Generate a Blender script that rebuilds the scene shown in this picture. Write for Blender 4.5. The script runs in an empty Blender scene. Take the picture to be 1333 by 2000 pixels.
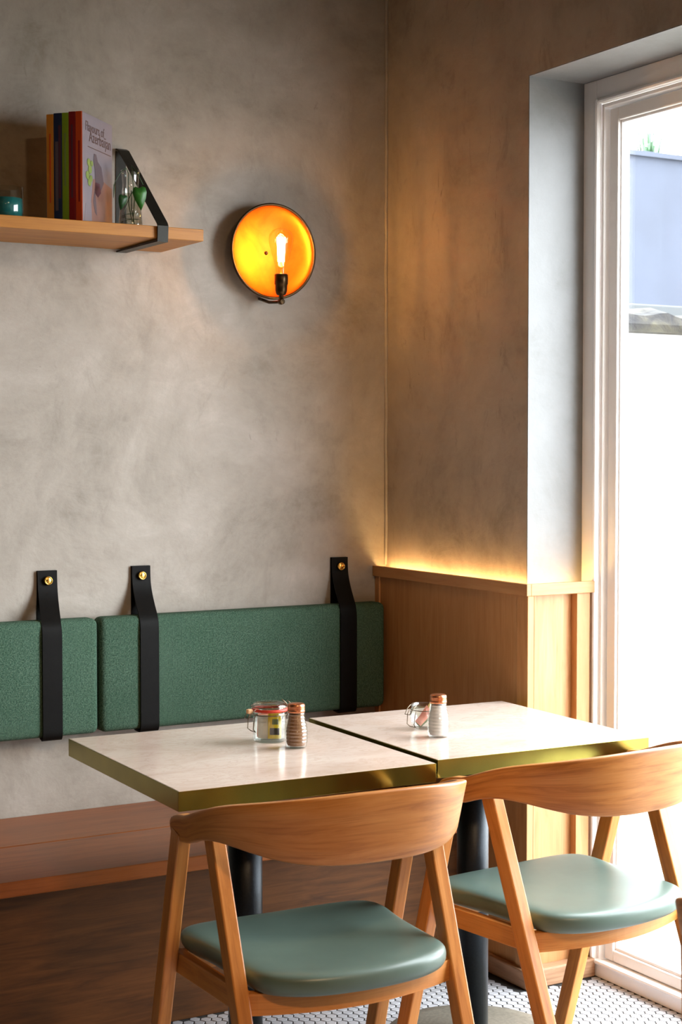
import bpy, bmesh, math, random
from mathutils import Vector, Matrix
random.seed(7)
PI = math.pi
SC = bpy.context.scene
COL = SC.collection

# ------------------------------------------------------------------ camera, sky, light, exposure
YAW, TILT = math.radians(30.0), math.atan(125 / 3129.0)
cam = bpy.data.cameras.new('camera')
cam.sensor_fit = 'VERTICAL'; cam.sensor_height = 36.0
cam.lens = 3129.0 / 2000.0 * 36.0
cam.clip_start = 0.05; cam.clip_end = 200
cam.dof.use_dof = True; cam.dof.focus_distance = 3.9; cam.dof.aperture_fstop = 11.0
cam_o = bpy.data.objects.new('camera', cam); COL.objects.link(cam_o)
cam_o.location = (-2.476, -4.021, 1.383)
cam_o.rotation_euler = (PI / 2 - TILT, 0, -YAW)
SC.camera = cam_o

world = bpy.data.worlds.new('sky'); SC.world = world; world.use_nodes = True
wn = world.node_tree.nodes; wn['Background'].inputs[0].default_value = (0.90, 0.95, 1.0, 1)
wn['Background'].inputs[1].default_value = 12.0

def area(name, loc, rot, sx, sy, power, color, portal=False, spread=PI):
    l = bpy.data.lights.new(name, 'AREA'); l.shape = 'RECTANGLE'; l.size = sx; l.size_y = sy
    l.energy = power; l.color = color; l.spread = spread
    if portal: l.cycles.is_portal = True
    o = bpy.data.objects.new(name, l); COL.objects.link(o); o.location = loc; o.rotation_euler = rot
    return o
# portals: they only guide the sampling of the sky through the glazed door
area('daylight_portal', (0.27, -1.495, 1.16), (0, PI / 2, 0), 2.34, 1.62, 1, (1, 1, 1), True)
# warm ceiling spots of the room, above and behind the camera
for (lx, ly, lp) in ((-3.4, -3.2, 3), (-1.3, -4.4, 50), (-3.2, -5.6, 4)):
    area('ceiling_light', (lx, ly, 2.9), (0, 0, 0), 0.25, 0.25, lp, (1.0, 0.62, 0.32))

SC.view_settings.view_transform = 'Standard'; SC.view_settings.look = 'None'
SC.view_settings.gamma = 1.0; SC.view_settings.use_curve_mapping = False
SC.view_settings.exposure = 0.62

# ------------------------------------------------------------------ helpers
def lin(r, g, b):
    f = lambda c: (c / 255 / 12.92) if c / 255 <= 0.04045 else ((c / 255 + 0.055) / 1.055) ** 2.4
    return (f(r), f(g), f(b), 1)

class NT:
    def __init__(s, name):
        s.m = bpy.data.materials.new(name); s.m.use_nodes = True
        s.t = s.m.node_tree; s.n = s.t.nodes; s.l = s.t.links
        s.p = s.n['Principled BSDF']; s.out = s.n['Material Output']
    def add(s, typ, **kw):
        n = s.n.new(typ)
        for k, v in kw.items():
            if k.startswith('i_'): n.inputs[k[2:]].default_value = v
            else: setattr(n, k, v)
        return n
    def link(s, a, b): s.l.new(a, b)
    def coord(s, which='Object', scale=(1, 1, 1), rot=(0, 0, 0), rnd=False):
        c = s.add('ShaderNodeTexCoord'); mp = s.add('ShaderNodeMapping')
        mp.inputs['Scale'].default_value = scale; mp.inputs['Rotation'].default_value = rot
        if rnd:
            oi = s.add('ShaderNodeObjectInfo'); va = s.add('ShaderNodeVectorMath', operation='ADD')
            mu = s.add('ShaderNodeMath', operation='MULTIPLY'); mu.inputs[1].default_value = 37.0
            s.link(oi.outputs['Random'], mu.inputs[0]); s.link(c.outputs[which], va.inputs[0]); s.link(mu.outputs[0], va.inputs[1])
            s.link(va.outputs[0], mp.inputs['Vector'])
        else: s.link(c.outputs[which], mp.inputs['Vector'])
        return mp.outputs['Vector']
    def noise(s, vec, scale, detail=4, rough=0.5, dist=0.0):
        n = s.add('ShaderNodeTexNoise'); n.inputs['Scale'].default_value = scale; n.inputs['Detail'].default_value = detail
        n.inputs['Roughness'].default_value = rough; n.inputs['Distortion'].default_value = dist
        s.link(vec, n.inputs['Vector']); return n.outputs['Fac']
    def ramp(s, fac, stops):
        r = s.add('ShaderNodeValToRGB'); e = r.color_ramp.elements
        while len(e) < len(stops): e.new(0.5)
        for i, (p, c) in enumerate(stops): e[i].position = p; e[i].color = c
        s.link(fac, r.inputs[0]); return r.outputs[0]
    def mix(s, fac, a, b, mode='MIX'):
        m = s.add('ShaderNodeMix', data_type='RGBA', blend_type=mode)
        for sock, v in ((m.inputs[0], fac), (m.inputs[6], a), (m.inputs[7], b)):
            if hasattr(v, 'node'): s.link(v, sock)
            else: sock.default_value = v
        return m.outputs[2]
    def math(s, op, a, b=None):
        m = s.add('ShaderNodeMath', operation=op)
        for i, v in enumerate((a, b)):
            if v is None: continue
            if hasattr(v, 'node'): s.link(v, m.inputs[i])
            else: m.inputs[i].default_value = v
        return m.outputs[0]
    def bump(s, h, strength, dist=0.002):
        b = s.add('ShaderNodeBump'); b.inputs['Strength'].default_value = strength; b.inputs['Distance'].default_value = dist
        s.link(h, b.inputs['Height']); s.link(b.outputs[0], s.p.inputs['Normal'])
    def base(s, v):
        if hasattr(v, 'node'): s.link(v, s.p.inputs['Base Color'])
        else: s.p.inputs['Base Color'].default_value = v
    def set(s, **kw):
        for k, v in kw.items(): s.p.inputs[k.replace('_', ' ')].default_value = v
        return s.m

def plain(name, col, rough=0.5, metal=0.0, vary=0.06, scale=30, bump=0.0, coat=0.0):
    t = NT(name); v = t.coord()
    f = t.noise(v, scale, 3)
    a = tuple(c * (1 - vary) for c in col[:3]) + (1,); b = tuple(min(1, c * (1 + vary)) for c in col[:3]) + (1,)
    t.base(t.ramp(f, [(0.3, a), (0.7, b)]))
    if bump: t.bump(t.noise(v, scale * 4, 3), bump, 0.001)
    return t.set(Roughness=rough, Metallic=metal, Coat_Weight=coat)

def wood(name, dark, mid, light, rough=0.42, cath=0.5, fine=1.0, coat=0.0):
    t = NT(name)
    v1 = t.coord('UV', (3.0, 26, 1), rnd=True); v2 = t.coord('UV', (6.0, 300 * fine, 1), rnd=True); v3 = t.coord('UV', (1.2, 9, 1), rnd=True)
    big = t.noise(v3, 1.3, 3, 0.5, 0.4)
    band = t.noise(v1, 1.6, 5, 0.6, 0.6)
    pore = t.noise(v2, 1.0, 3, 0.6)
    c = t.ramp(band, [(0.28, dark), (0.48, mid), (0.72, light)])
    c2 = t.mix(t.ramp(big, [(0.3, (0, 0, 0, 1)), (0.75, (cath, cath, cath, 1))]), c, mid)
    c3 = t.mix(t.ramp(pore, [(0.52, (0, 0, 0, 1)), (0.72, (0.42, 0.42, 0.42, 1))]), c2, dark)
    t.base(c3); t.bump(pore, 0.12, 0.0006)
    return t.set(Roughness=rough, Coat_Weight=coat)

def glassy(name, tint=(1, 1, 1, 1), refl=1.0, rough=0.02, body=0.0):
    """clear thin glass: see-through with a Fresnel reflection"""
    t = NT(name); t.n.remove(t.p)
    tr = t.add('ShaderNodeBsdfTransparent'); tr.inputs[0].default_value = tint
    gl = t.add('ShaderNodeBsdfGlossy'); gl.inputs['Roughness'].default_value = rough
    lw = t.add('ShaderNodeLayerWeight')
    f = t.math('POWER', lw.outputs['Facing'], 4.0); f = t.math('MULTIPLY', f, 0.8 * refl); f = t.math('ADD', f, 0.03 * refl + body)
    mx = t.add('ShaderNodeMixShader'); t.link(f, mx.inputs[0]); t.link(tr.outputs[0], mx.inputs[1]); t.link(gl.outputs[0], mx.inputs[2])
    t.link(mx.outputs[0], t.out.inputs[0]); return t.m

def emit(name, col, strength):
    t = NT(name); t.p.inputs['Emission Color'].default_value = col; t.p.inputs['Emission Strength'].default_value = strength
    t.base(col); return t.m

def uvbox(bm, g=0, faces=None):
    """UVs in metres, u along the grain axis g"""
    uv = bm.loops.layers.uv.verify(); others = [i for i in range(3) if i != g]
    for f in (faces or bm.faces):
        n = f.normal; k = max(range(3), key=lambda i: abs(n[i]))
        if k == g: a, b = others
        else: a, b = g, [i for i in others if i != k][0]
        off = 0.37 * k
        for l in f.loops: l[uv].uv = (l.vert.co[a] + off, l.vert.co[b] + off)

class MB:
    def __init__(s): s.bm = bmesh.new(); s.bm.loops.layers.uv.verify()
    def join(s, o, M=None):
        me = bpy.data.meshes.new('t'); 
        if M is not None: o.transform(M)
        o.to_mesh(me); o.free(); s.bm.from_mesh(me); bpy.data.meshes.remove(me); return s
    def box(s, x0, x1, y0, y1, z0, z1, g=0, bev=0.0, M=None):
        b = bmesh.new(); b.loops.layers.uv.verify()
        bmesh.ops.create_cube(b, size=1)
        for v in b.verts: v.co = Vector(((x0 + x1) / 2 + v.co.x * (x1 - x0), (y0 + y1) / 2 + v.co.y * (y1 - y0), (z0 + z1) / 2 + v.co.z * (z1 - z0)))
        if bev: bmesh.ops.bevel(b, geom=list(b.edges), offset=bev, segments=2, affect='EDGES', profile=0.5)
        b.normal_update(); uvbox(b, g); return s.join(b, M)
    def beam(s, a, b_, wx, wy, ta=1.0, g=2, bev=0.003, xaxis=Vector((1, 0, 0))):
        """rectangular bar from a to b, wx along xaxis, wy across; ends cut along the bar"""
        a = Vector(a); b_ = Vector(b_); d = b_ - a; L = d.length; z = d.normalized()
        x = (xaxis - z * xaxis.dot(z)).normalized(); y = z.cross(x)
        M = Matrix((x, y, z)).transposed().to_4x4(); M.translation = a
        b = bmesh.new(); b.loops.layers.uv.verify(); bmesh.ops.create_cube(b, size=1)
        for v in b.verts:
            k = ta if v.co.z > 0 else 1.0
            v.co = Vector((v.co.x * wx * k, v.co.y * wy * k, (v.co.z + 0.5) * L))
        if bev: bmesh.ops.bevel(b, geom=list(b.edges), offset=bev, segments=2, affect='EDGES', profile=0.5)
        b.normal_update(); uvbox(b, g); return s.join(b, M)
    def lathe(s, prof, seg=32, M=None, cap=False):
        b = bmesh.new(); uv = b.loops.layers.uv.verify(); rings = []
        for r, z in prof:
            rings.append([b.verts.new((r * math.cos(2 * PI * i / seg), r * math.sin(2 * PI * i / seg), z)) for i in range(seg)] if r > 1e-6 else [b.verts.new((0, 0, z))])
        for k in range(len(rings) - 1):
            A, B = rings[k], rings[k + 1]
            for i in range(seg):
                j = (i + 1) % seg
                if len(A) == 1 and len(B) == 1: continue
                vs = [A[0], B[j], B[i]] if len(A) == 1 else ([A[i], A[j], B[0]] if len(B) == 1 else [A[i], A[j], B[j], B[i]])
                f = b.faces.new(vs); f.smooth = True
        if cap:
            for R in (rings[0], rings[-1]):
                if len(R) > 1: b.faces.new(R)
        bmesh.ops.recalc_face_normals(b, faces=b.faces); b.normal_update(); uvbox(b, 2); return s.join(b, M)
    def tube(s, pts, r, seg=8, closed=False, M=None):
        b = bmesh.new(); b.loops.layers.uv.verify(); P = [Vector(p) for p in pts]; n = len(P); rings = []
        up = None
        for i in range(n):
            t = (P[(i + 1) % n] - P[i - 1]) if (closed or 0 < i < n - 1) else (P[1] - P[0] if i == 0 else P[-1] - P[-2])
            t.normalize()
            if up is None: up = t.orthogonal().normalized()
            up = (up - t * up.dot(t)).normalized(); w = t.cross(up)
            rr = r[i] if isinstance(r, (list, tuple)) else r
            rings.append([b.verts.new(P[i] + (up * math.cos(2 * PI * k / seg) + w * math.sin(2 * PI * k / seg)) * rr) for k in range(seg)])
        for i in range(n if closed else n - 1):
            A, B = rings[i], rings[(i + 1) % n]
            for k in range(seg):
                f = b.faces.new([A[k], A[(k + 1) % seg], B[(k + 1) % seg], B[k]]); f.smooth = True
        if not closed: b.faces.new(rings[0]); b.faces.new(rings[-1])
        bmesh.ops.recalc_face_normals(b, faces=b.faces); b.normal_update(); uvbox(b, 2); return s.join(b, M)
    def strip(s, path, x0, x1, th, g=None, M=None):
        """a ribbon: path = [(y,z)...] swept from x0 to x1 with thickness th (offset to the left of travel)"""
        b = bmesh.new(); uv = b.loops.layers.uv.verify(); n = len(path); R = []; L = 0; Ls = []
        for i in range(n):
            p = Vector(path[i]); 
            if i: L += (p - Vector(path[i - 1])).length
            Ls.append(L)
            a = Vector(path[max(0, i - 1)]); c = Vector(path[min(n - 1, i + 1)]); t = (c - a).normalized()
            if 0 < i < n - 1:
                t1 = (p - a).normalized(); t2 = (c - p).normalized(); k = 1 / max(0.4, math.sqrt((1 + t1.dot(t2)) / 2))
            else: k = 1
            q = p + Vector((-t.y, t.x)) * th * k
            R.append([b.verts.new((x, yy[0], yy[1])) for x, yy in ((x0, p), (x1, p), (x1, q), (x0, q))])
        for i in range(n - 1):
            for k in range(4):
                f = b.faces.new([R[i][k], R[i][(k + 1) % 4], R[i + 1][(k + 1) % 4], R[i + 1][k]])
        b.faces.new(R[0]); b.faces.new(R[-1])
        bmesh.ops.recalc_face_normals(b, faces=b.faces); b.normal_update(); uvbox(b, 2); return s.join(b, M)
    def poly(s, pts, h, M=None, g=0):
        """flat outline (x,y) extruded from z=0 to z=h"""
        b = bmesh.new(); b.loops.layers.uv.verify()
        f = b.faces.new([b.verts.new((p[0], p[1], 0)) for p in pts])
        r = bmesh.ops.extrude_face_region(b, geom=[f]); vs = [e for e in r['geom'] if isinstance(e, bmesh.types.BMVert)]
        bmesh.ops.translate(b, verts=vs, vec=(0, 0, h)); bmesh.ops.recalc_face_normals(b, faces=b.faces); b.normal_update(); uvbox(b, g)
        return s.join(b, M)
    def build(s, name, mat, parent=None, loc=None, smooth=None, bevel=None):
        me = bpy.data.meshes.new(name); s.bm.normal_update(); s.bm.to_mesh(me); s.bm.free()
        if isinstance(mat, (list, tuple)):
            for m in mat: me.materials.append(m)
        else: me.materials.append(mat)
        o = bpy.data.objects.new(name, me); COL.objects.link(o)
        if parent: o.parent = parent
        if loc: o.location = loc
        if smooth:
            for p in me.polygons: p.use_smooth = True
        if bevel:
            md = o.modifiers.new('bevel', 'BEVEL'); md.width = bevel; md.segments = 2; md.limit_method = 'ANGLE'
        return o

def tag(o, label=None, cat=None, group=None, kind=None):
    if label: o['label'] = label
    if cat: o['category'] = cat
    if group: o['group'] = group
    if kind: o['kind'] = kind
    return o
def empty(name, loc=(0, 0, 0), rz=0.0):
    o = bpy.data.objects.new(name, None); COL.objects.link(o); o.location = loc; o.rotation_euler = (0, 0, rz)
    o.empty_display_size = 0.05; return o
def copy_tree(o, parent=None):
    kids = [c for c in bpy.data.objects if c.parent == o]
    c = o.copy(); COL.objects.link(c); c.parent = parent
    for k in kids: copy_tree(k, c)
    return c
TR = Matrix.Translation

# ------------------------------------------------------------------ materials
def plaster(name, dark, mid, light, streak, warm):
    t = NT(name); v = t.coord('Object'); vs = t.coord('Object', (1, 1, 0.45))
    a = t.noise(v, 2.4, 10, 0.7, 0.35); b = t.noise(t.coord('Object', (1, 1, 1.7)), 8.0, 8, 0.72, 0.7); c = t.noise(vs, 11.0, 8, 0.75, 0.8); d = t.noise(v, 60, 4, 0.6)
    col = t.ramp(a, [(0.32, dark), (0.5, mid), (0.70, light)])
    col = t.mix(t.ramp(b, [(0.42, (0, 0, 0, 1)), (0.62, (0.6, 0.6, 0.6, 1))]), col, mid)
    col = t.mix(t.ramp(c, [(0.56, (0, 0, 0, 1)), (0.74, (streak, streak, streak, 1))]), col, dark)
    sp = t.noise(t.coord('Object', (1, 1, 0.35)), 26, 5, 0.8, 0.6)
    reg = t.noise(v, 3.1, 2)
    spf = t.math('MULTIPLY', t.ramp(sp, [(0.60, (0, 0, 0, 1)), (0.70, (1, 1, 1, 1))]), t.ramp(reg, [(0.50, (0, 0, 0, 1)), (0.68, (streak * 1.3,) * 3 + (1,))]))
    col = t.mix(spf, col, warm)
    t.base(col); h = t.math('ADD', t.math('MULTIPLY', b, 0.6), t.math('MULTIPLY', d, 0.25)); t.bump(h, 0.35, 0.006)
    return t.set(Roughness=0.62)
M = {}
M['plaster'] = plaster('grey_plaster', lin(130, 122, 111), lin(165, 157, 147), lin(190, 183, 175), 0.45, lin(104, 94, 82))
M['plaster_right'] = plaster('rough_grey_plaster', lin(128, 118, 108), lin(166, 155, 144), lin(184, 174, 163), 0.8, lin(88, 78, 68))
M['reveal'] = plaster('darkened_reveal_plaster', lin(122, 122, 121), lin(134, 135, 136), lin(144, 145, 147), 0.25, lin(124, 122, 118))  # same plaster as the walls, colour darkened against the strong daylight
M['ceiling'] = plain('ceiling_paint', lin(84, 74, 62), 0.8)
M['rearwall'] = plain('room_wall_paint', lin(44, 36, 28), 0.8)
M['oak'] = wood('oak_chair', lin(156, 90, 34), lin(198, 128, 58), lin(214, 148, 78), 0.40)
M['oakband'] = wood('oak_veneer', lin(142, 82, 34), lin(194, 128, 64), lin(212, 150, 84), 0.38, 0.3)
M['oakpanel'] = wood('oak_panel', lin(158, 104, 56), lin(184, 132, 82), lin(198, 152, 104), 0.45, 0.8)
M['bench'] = wood('bench_wood', lin(106, 54, 20), lin(142, 78, 34), lin(160, 92, 44), 0.30, 0.6)
M['benchfront'] = wood('shaded_bench_wood', lin(52, 28, 8), lin(80, 46, 16), lin(100, 60, 24), 0.6, 0.5); M['benchfront'].node_tree.nodes['Principled BSDF'].inputs['Specular IOR Level'].default_value = 0.2; M['bench'].node_tree.nodes['Principled BSDF'].inputs['Specular IOR Level'].default_value = 0.22  # darkened bench wood: shade from tables and chairs put into its colour
M['shelf'] = wood('shelf_oak', lin(150, 92, 30), lin(180, 118, 44), lin(194, 134, 58), 0.45)
M['skirt'] = wood('skirting_oak', lin(120, 86, 60), lin(170, 130, 98), lin(192, 154, 122), 0.6)
M['whitepaint'] = plain('white_gloss_paint', lin(240, 236, 233), 0.3, vary=0.02, scale=12)
M['brass'] = plain('olive_brass', lin(150, 140, 70), 0.2, 1.0, 0.12, 14)  # green seat reflection and dark surroundings put into the brass colour
M['brassbtn'] = plain('polished_brass', lin(222, 178, 92), 0.22, 1.0, 0.05)
M['strap'] = plain('black_leather', lin(12, 11, 10), 0.55, vary=0.15, scale=60, bump=0.15); M['strap'].node_tree.nodes['Principled BSDF'].inputs['Specular IOR Level'].default_value = 0.12
M['seat'] = plain('grey_green_leather', lin(92, 112, 104), 0.36, vary=0.05, scale=25, bump=0.05)
M['blackmetal'] = plain('dark_powder_coated_metal', lin(24, 30, 36), 0.36, 0.6, 0.2, 200, 0.25)
M['basemetal'] = plain('grey_cast_base', lin(116, 110, 98), 0.55, 0.3, 0.2, 120, 0.3)
M['bracket'] = plain('blackened_steel', lin(36, 34, 28), 0.45, 0.4, 0.15, 50)
M['bronze'] = plain('dark_bronze', lin(74, 56, 36), 0.33, 0.9, 0.2, 60)
M['copperlid'] = plain('copper_lid', lin(200, 132, 96), 0.28, 0.9, 0.1, 80)
M['glass'] = glassy('window_glass', (0.99, 1, 0.995, 1), 0.7, 0.0)
M['jarglass'] = glassy('jar_glass', (0.95, 0.97, 0.96, 1), 1.0, 0.05, 0.05)
M['bulbglass'] = glassy('bulb_glass', (1.0, 0.93, 0.80, 1), 0.8, 0.03, 0.02)
M['rubber'] = plain('red_rubber', lin(190, 52, 30), 0.5)
M['wire'] = plain('steel_wire', lin(120, 108, 90), 0.3, 0.9)
M['wood_tab'] = plain('pale_wooden_tab', lin(214, 172, 130), 0.6)
M['grout'] = plain('dark_grout', lin(44, 42, 40), 0.9, vary=0.2, scale=90)
M['tile'] = plain('white_porcelain_tile', lin(178, 178, 182), 0.28, vary=0.03, scale=9)
M['filament'] = emit('glowing_filament', (1.0, 0.52, 0.15, 1), 230)
M['led'] = emit('warm_led_strip', (1.0, 0.64, 0.24, 1), 26)

t = NT('copper_dish'); v = t.coord(); f = t.noise(v, 9, 6, 0.6, 0.8)
t.base(t.ramp(f, [(0.3, lin(204, 88, 18)), (0.7, lin(234, 118, 28))])); M['copper'] = t.set(Roughness=0.42, Metallic=0.85)

t = NT('cream_marble'); v = t.coord('Object', (0.8, 2.0, 1), (0, 0, 0.5)); f = t.noise(v, 2.0, 4, 0.5, 1.2); g = t.noise(v, 9, 6, 0.65, 2.0)
c = t.ramp(f, [(0.3, lin(200, 178, 162)), (0.5, lin(212, 192, 178)), (0.7, lin(220, 204, 192))])
c = t.mix(t.ramp(g, [(0.46, (0, 0, 0, 1)), (0.5, (0.35, 0.35, 0.35, 1)), (0.54, (0, 0, 0, 1))]), c, lin(182, 154, 132))
t.base(c); M['marble'] = t.set(Roughness=0.16)

t = NT('green_herringbone_tweed'); tc = t.add('ShaderNodeTexCoord'); sx = t.add('ShaderNodeSeparateXYZ'); t.link(tc.outputs['UV'], sx.inputs[0])
u, w_ = sx.outputs[1], sx.outputs[0]     # uvbox grain z: u(v-channel)=across, first channel = height
pp = t.add('ShaderNodeMath', operation='PINGPONG'); t.link(u, pp.inputs[0]); pp.inputs[1].default_value = 0.0068
s_ = t.math('ADD', w_, pp.outputs[0]); s_ = t.math('MULTIPLY', s_, 1 / 0.0038); s_ = t.math('FRACT', s_)
s_ = t.math('SUBTRACT', s_, 0.5); s_ = t.math('ABSOLUTE', s_)
v = t.coord('UV', (1, 1, 1)); nf = t.noise(v, 900, 2); nb = t.noise(v, 9, 4); nm = t.noise(v, 260, 3)
fz = t.math('ADD', t.math('MULTIPLY', s_, 1.1), t.math('MULTIPLY', nm, 0.7))
c = t.ramp(fz, [(0.38, lin(10, 30, 23)), (0.62, lin(34, 70, 56)), (0.9, lin(130, 158, 136))])
c = t.mix(t.ramp(nb, [(0.3, (0, 0, 0, 1)), (0.8, (0.3, 0.3, 0.3, 1))]), c, lin(44, 74, 56))
t.base(c); t.bump(fz, 0.5, 0.0012); M['tweed'] = t.set(Roughness=0.95, Specular_IOR_Level=0.15)

for k, col in dict(orange=(206, 132, 40), navy=(30, 44, 78), lime=(128, 158, 30), maroon=(134, 22, 26), vermilion=(206, 76, 24),
                   pages=(206, 196, 176), cover=(128, 122, 132), ink=(88, 66, 62), dusk=(96, 84, 92), plum=(86, 46, 60), rose=(140, 104, 96),
                   leafprint=(120, 140, 74), teal=(24, 128, 128), yellow=(228, 200, 30), black=(26, 26, 22), pepper=(136, 92, 56), salt=(226, 220, 222),
                   pink=(222, 140, 120), packgreen=(100, 112, 70), packwhite=(226, 220, 208), lemon=(236, 214, 120)).items():
    M[k] = plain(k + '_print' if k in ('ink', 'dusk', 'plum', 'rose') else k + '_colour', lin(*col), 0.42, vary=0.05, coat=0.0)
M['pepper'] = plain('ground_pepper', lin(142, 98, 62), 0.9, vary=0.35, scale=700)
M['leaf'] = plain('leaf_green', lin(52, 112, 40), 0.4, vary=0.2, scale=50)
M['leafdark'] = plain('dark_leaf_green', lin(28, 66, 30), 0.4, vary=0.2, scale=50)
M['render'] = plain('white_render', lin(225, 222, 215), 0.85, vary=0.03, scale=3)
M['paving'] = plain('pale_paving', lin(140, 136, 128), 0.85, vary=0.06, scale=3)
M['bluewall'] = plain('blue_painted_wall', lin(46, 51, 64), 0.8, vary=0.3, scale=0.9)
t = NT('lichen_stone'); v = t.coord(); f = t.noise(v, 7, 6, 0.7, 0.6)
t.base(t.ramp(f, [(0.38, lin(22, 21, 24)), (0.5, lin(46, 43, 38)), (0.62, lin(62, 58, 46))])); t.bump(f, 0.8, 0.02); M['coping'] = t.set(Roughness=0.95)
M['greyblock'] = plain('grey_blue_metal_box', lin(36, 40, 43), 0.6)

# ------------------------------------------------------------------ the setting
S = lambda o: tag(o, kind='structure')
RX, RY, RZ = -4.6, -7.0, 3.05
m = MB(); m.box(RX, 0.25, RY, 0.0, -0.12, -0.0009, 0); floor = S(m.build('floor', M['grout']))
m = MB(); m.box(RX - .2, 0.25, RY - .2, 0.2, RZ, RZ + 0.15); S(m.build('ceiling', M['ceiling']))
m = MB(); m.box(RX - .2, 0.25, 0.0, 0.2, -0.12, RZ); S(m.build('wall_back', M['plaster']))
m = MB(); m.box(RX - .2, RX, RY, 0.0, -0.12, RZ); S(m.build('wall_left', M['rearwall']))
m = MB(); m.box(RX - .2, 0.25, RY - .2, RY, -0.12, RZ); S(m.build('wall_front', M['rearwall']))
ZH = 2.332
m = MB()
m.box(0, 0.25, -0.69, 0.0, -0.12, RZ); m.box(0, 0.25, -2.30, -0.69, ZH, RZ); m.box(0, 0.25, RY, -2.30, -0.12, RZ)
wr = S(m.build('wall_right', M['plaster_right']))
# plaster skin of the door reveal, coloured darker to offset the daylight on it
m = MB(); m.box(0.0008, 0.18, -0.6925, -0.69, 1.0, ZH, 2); m.box(0.0008, 0.18, -2.30, -2.2975, 0, ZH, 2); m.box(0.0008, 0.18, -2.2975, -0.6925, ZH - .0025, ZH + .001, 1)
S(m.build('trim_1', M['reveal']))
# rough beads of plaster in the corner between the walls
m = MB(); pts = []
for i in range(60):
    z = 1.04 + i * 0.0345; pts.append((-0.002 - 0.002 * random.random(), -0.002 - 0.002 * random.random(), z))
m.tube(pts, 0.005, 8); S(m.build('trim_2', M['plaster']))

# floor tiles: 26.5 mm hexagons, joints filled with dark grout
PIT = 0.0265
def hexmesh():
    b = bmesh.new(); b.loops.layers.uv.verify(); r = PIT / math.sqrt(3) - 0.0018
    lo = [b.verts.new((r * math.cos(k * PI / 3), r * math.sin(k * PI / 3), -0.0035)) for k in range(6)]
    md = [b.verts.new((r * math.cos(k * PI / 3), r * math.sin(k * PI / 3), -0.0008)) for k in range(6)]
    hi = [b.verts.new(((r - .0009) * math.cos(k * PI / 3), (r - .0009) * math.sin(k * PI / 3), 0.0)) for k in range(6)]
    for A, B in ((lo, md), (md, hi)):
        for k in range(6): b.faces.new([A[k], A[(k + 1) % 6], B[(k + 1) % 6], B[k]])
    b.faces.new(hi); b.normal_update(); me = bpy.data.meshes.new('floor_tile'); b.to_mesh(me); b.free(); me.materials.append(M['tile']); return me
hm = hexmesh(); hv = [tuple(v.co) for v in hm.vertices]; hf = [tuple(p.vertices) for p in hm.polygons]
camp = cam_o.location; fw = Vector((math.sin(YAW) * math.cos(TILT), math.cos(YAW) * math.cos(TILT), -math.sin(TILT))); rt = Vector((math.cos(YAW), -math.sin(YAW), 0)); up = rt.cross(fw)
def px(p):
    d = Vector(p) - camp; z = d.dot(fw); return 666.5 + 3129 * d.dot(rt) / z, 1000 - 3129 * d.dot(up) / z
near, rest = [], []
ny = int(3.1 / PIT); nx = int(3.2 / (PIT * math.sqrt(3) / 2))
for i in range(nx):
    x = 0.165 - i * PIT * math.sqrt(3) / 2
    for j in range(ny):
        y = -0.01 - j * PIT - (PIT / 2 if i % 2 else 0)
        if x > -0.065 and y > -0.77: continue
        if y > -0.515: continue
        p = (x, y); q = px((x, y, 0))
        if 690 < q[0] < 1325 and 1880 < q[1] < 1996: near.append(p)
        else: rest.append(p)
near.sort(key=lambda p: -px((p[0], p[1], 0))[0] - 0.8 * px((p[0], p[1], 0))[1])
rest += near[300:]; near = near[:300]
for p in near:
    o = bpy.data.objects.new('floor_tile', hm); COL.objects.link(o); o.location = (p[0], p[1], 0); o.parent = floor
vs, fs = [], []
for k, p in enumerate(rest):
    b0 = len(vs); vs += [(a + p[0], b + p[1], c) for a, b, c in hv]; fs += [tuple(q + b0 for q in f) for f in hf]
me = bpy.data.meshes.new('floor_tile_field'); me.from_pydata(vs, [], fs); me.materials.append(M['tile'])
o = bpy.data.objects.new('floor_tile_field', me); COL.objects.link(o); o.parent = floor; o['kind'] = 'stuff'

# door: white frame in the reveal, glazed leaf, sill
def ring(m, x0, x1, y0, y1, z0, z1, w, bev=0.002, wb=None):
    """rectangular frame in the plane of the right wall (y0<y1), member width w"""
    wb = w if wb is None else wb
    m.box(x0, x1, y1 - w, y1, z0, z1, 2, bev); m.box(x0, x1, y0, y0 + w, z0, z1, 2, bev)
    m.box(x0, x1, y0 + w, y1 - w, z1 - w, z1, 1, bev); m.box(x0, x1, y0 + w, y1 - w, z0, z0 + wb, 1, bev)
def door_set(name, Y0, Y1, nleaf):
    m = MB()
    ring(m, 0.176, 0.246, Y0, Y1, 0.0, ZH - .003, 0.052, 0.002, 0.036)
    ring(m, 0.168, 0.19, Y0 + .050, Y1 - .050, 0.034, ZH - .053, 0.013, 0.006, 0.012)
    ring(m, 0.184, 0.244, Y0 + .063, Y1 - .063, 0.030, ZH - .066, 0.010, 0.002, 0.014)
    fr = S(m.build(name, M['whitepaint']))
    n = nleaf; yy0, yy1 = Y0 + .076, Y1 - .076; W = (yy1 - yy0) / n
    for k in range(n):
        a, b = yy1 - (k + 1) * W + .002, yy1 - k * W - .002
        m = MB(); ring(m, 0.198, 0.238, a, b, 0.046, ZH - .079, 0.034, 0.004, 0.03); lf = m.build('door_leaf', M['whitepaint'], fr)
        m = MB(); ring(m, 0.206, 0.224, a + .030, b - .030, 0.074, ZH - .111, 0.009, 0.003, 0.010); m.build('glazing_bead', M['whitepaint'], lf)
        m = MB(); m.box(0.224, 0.228, a + .034, b - .034, 0.078, ZH - .115); m.build('glass_pane', M['glass'], lf)
    return fr
door_set('door_1', -2.297, -0.693, 1)

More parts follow.
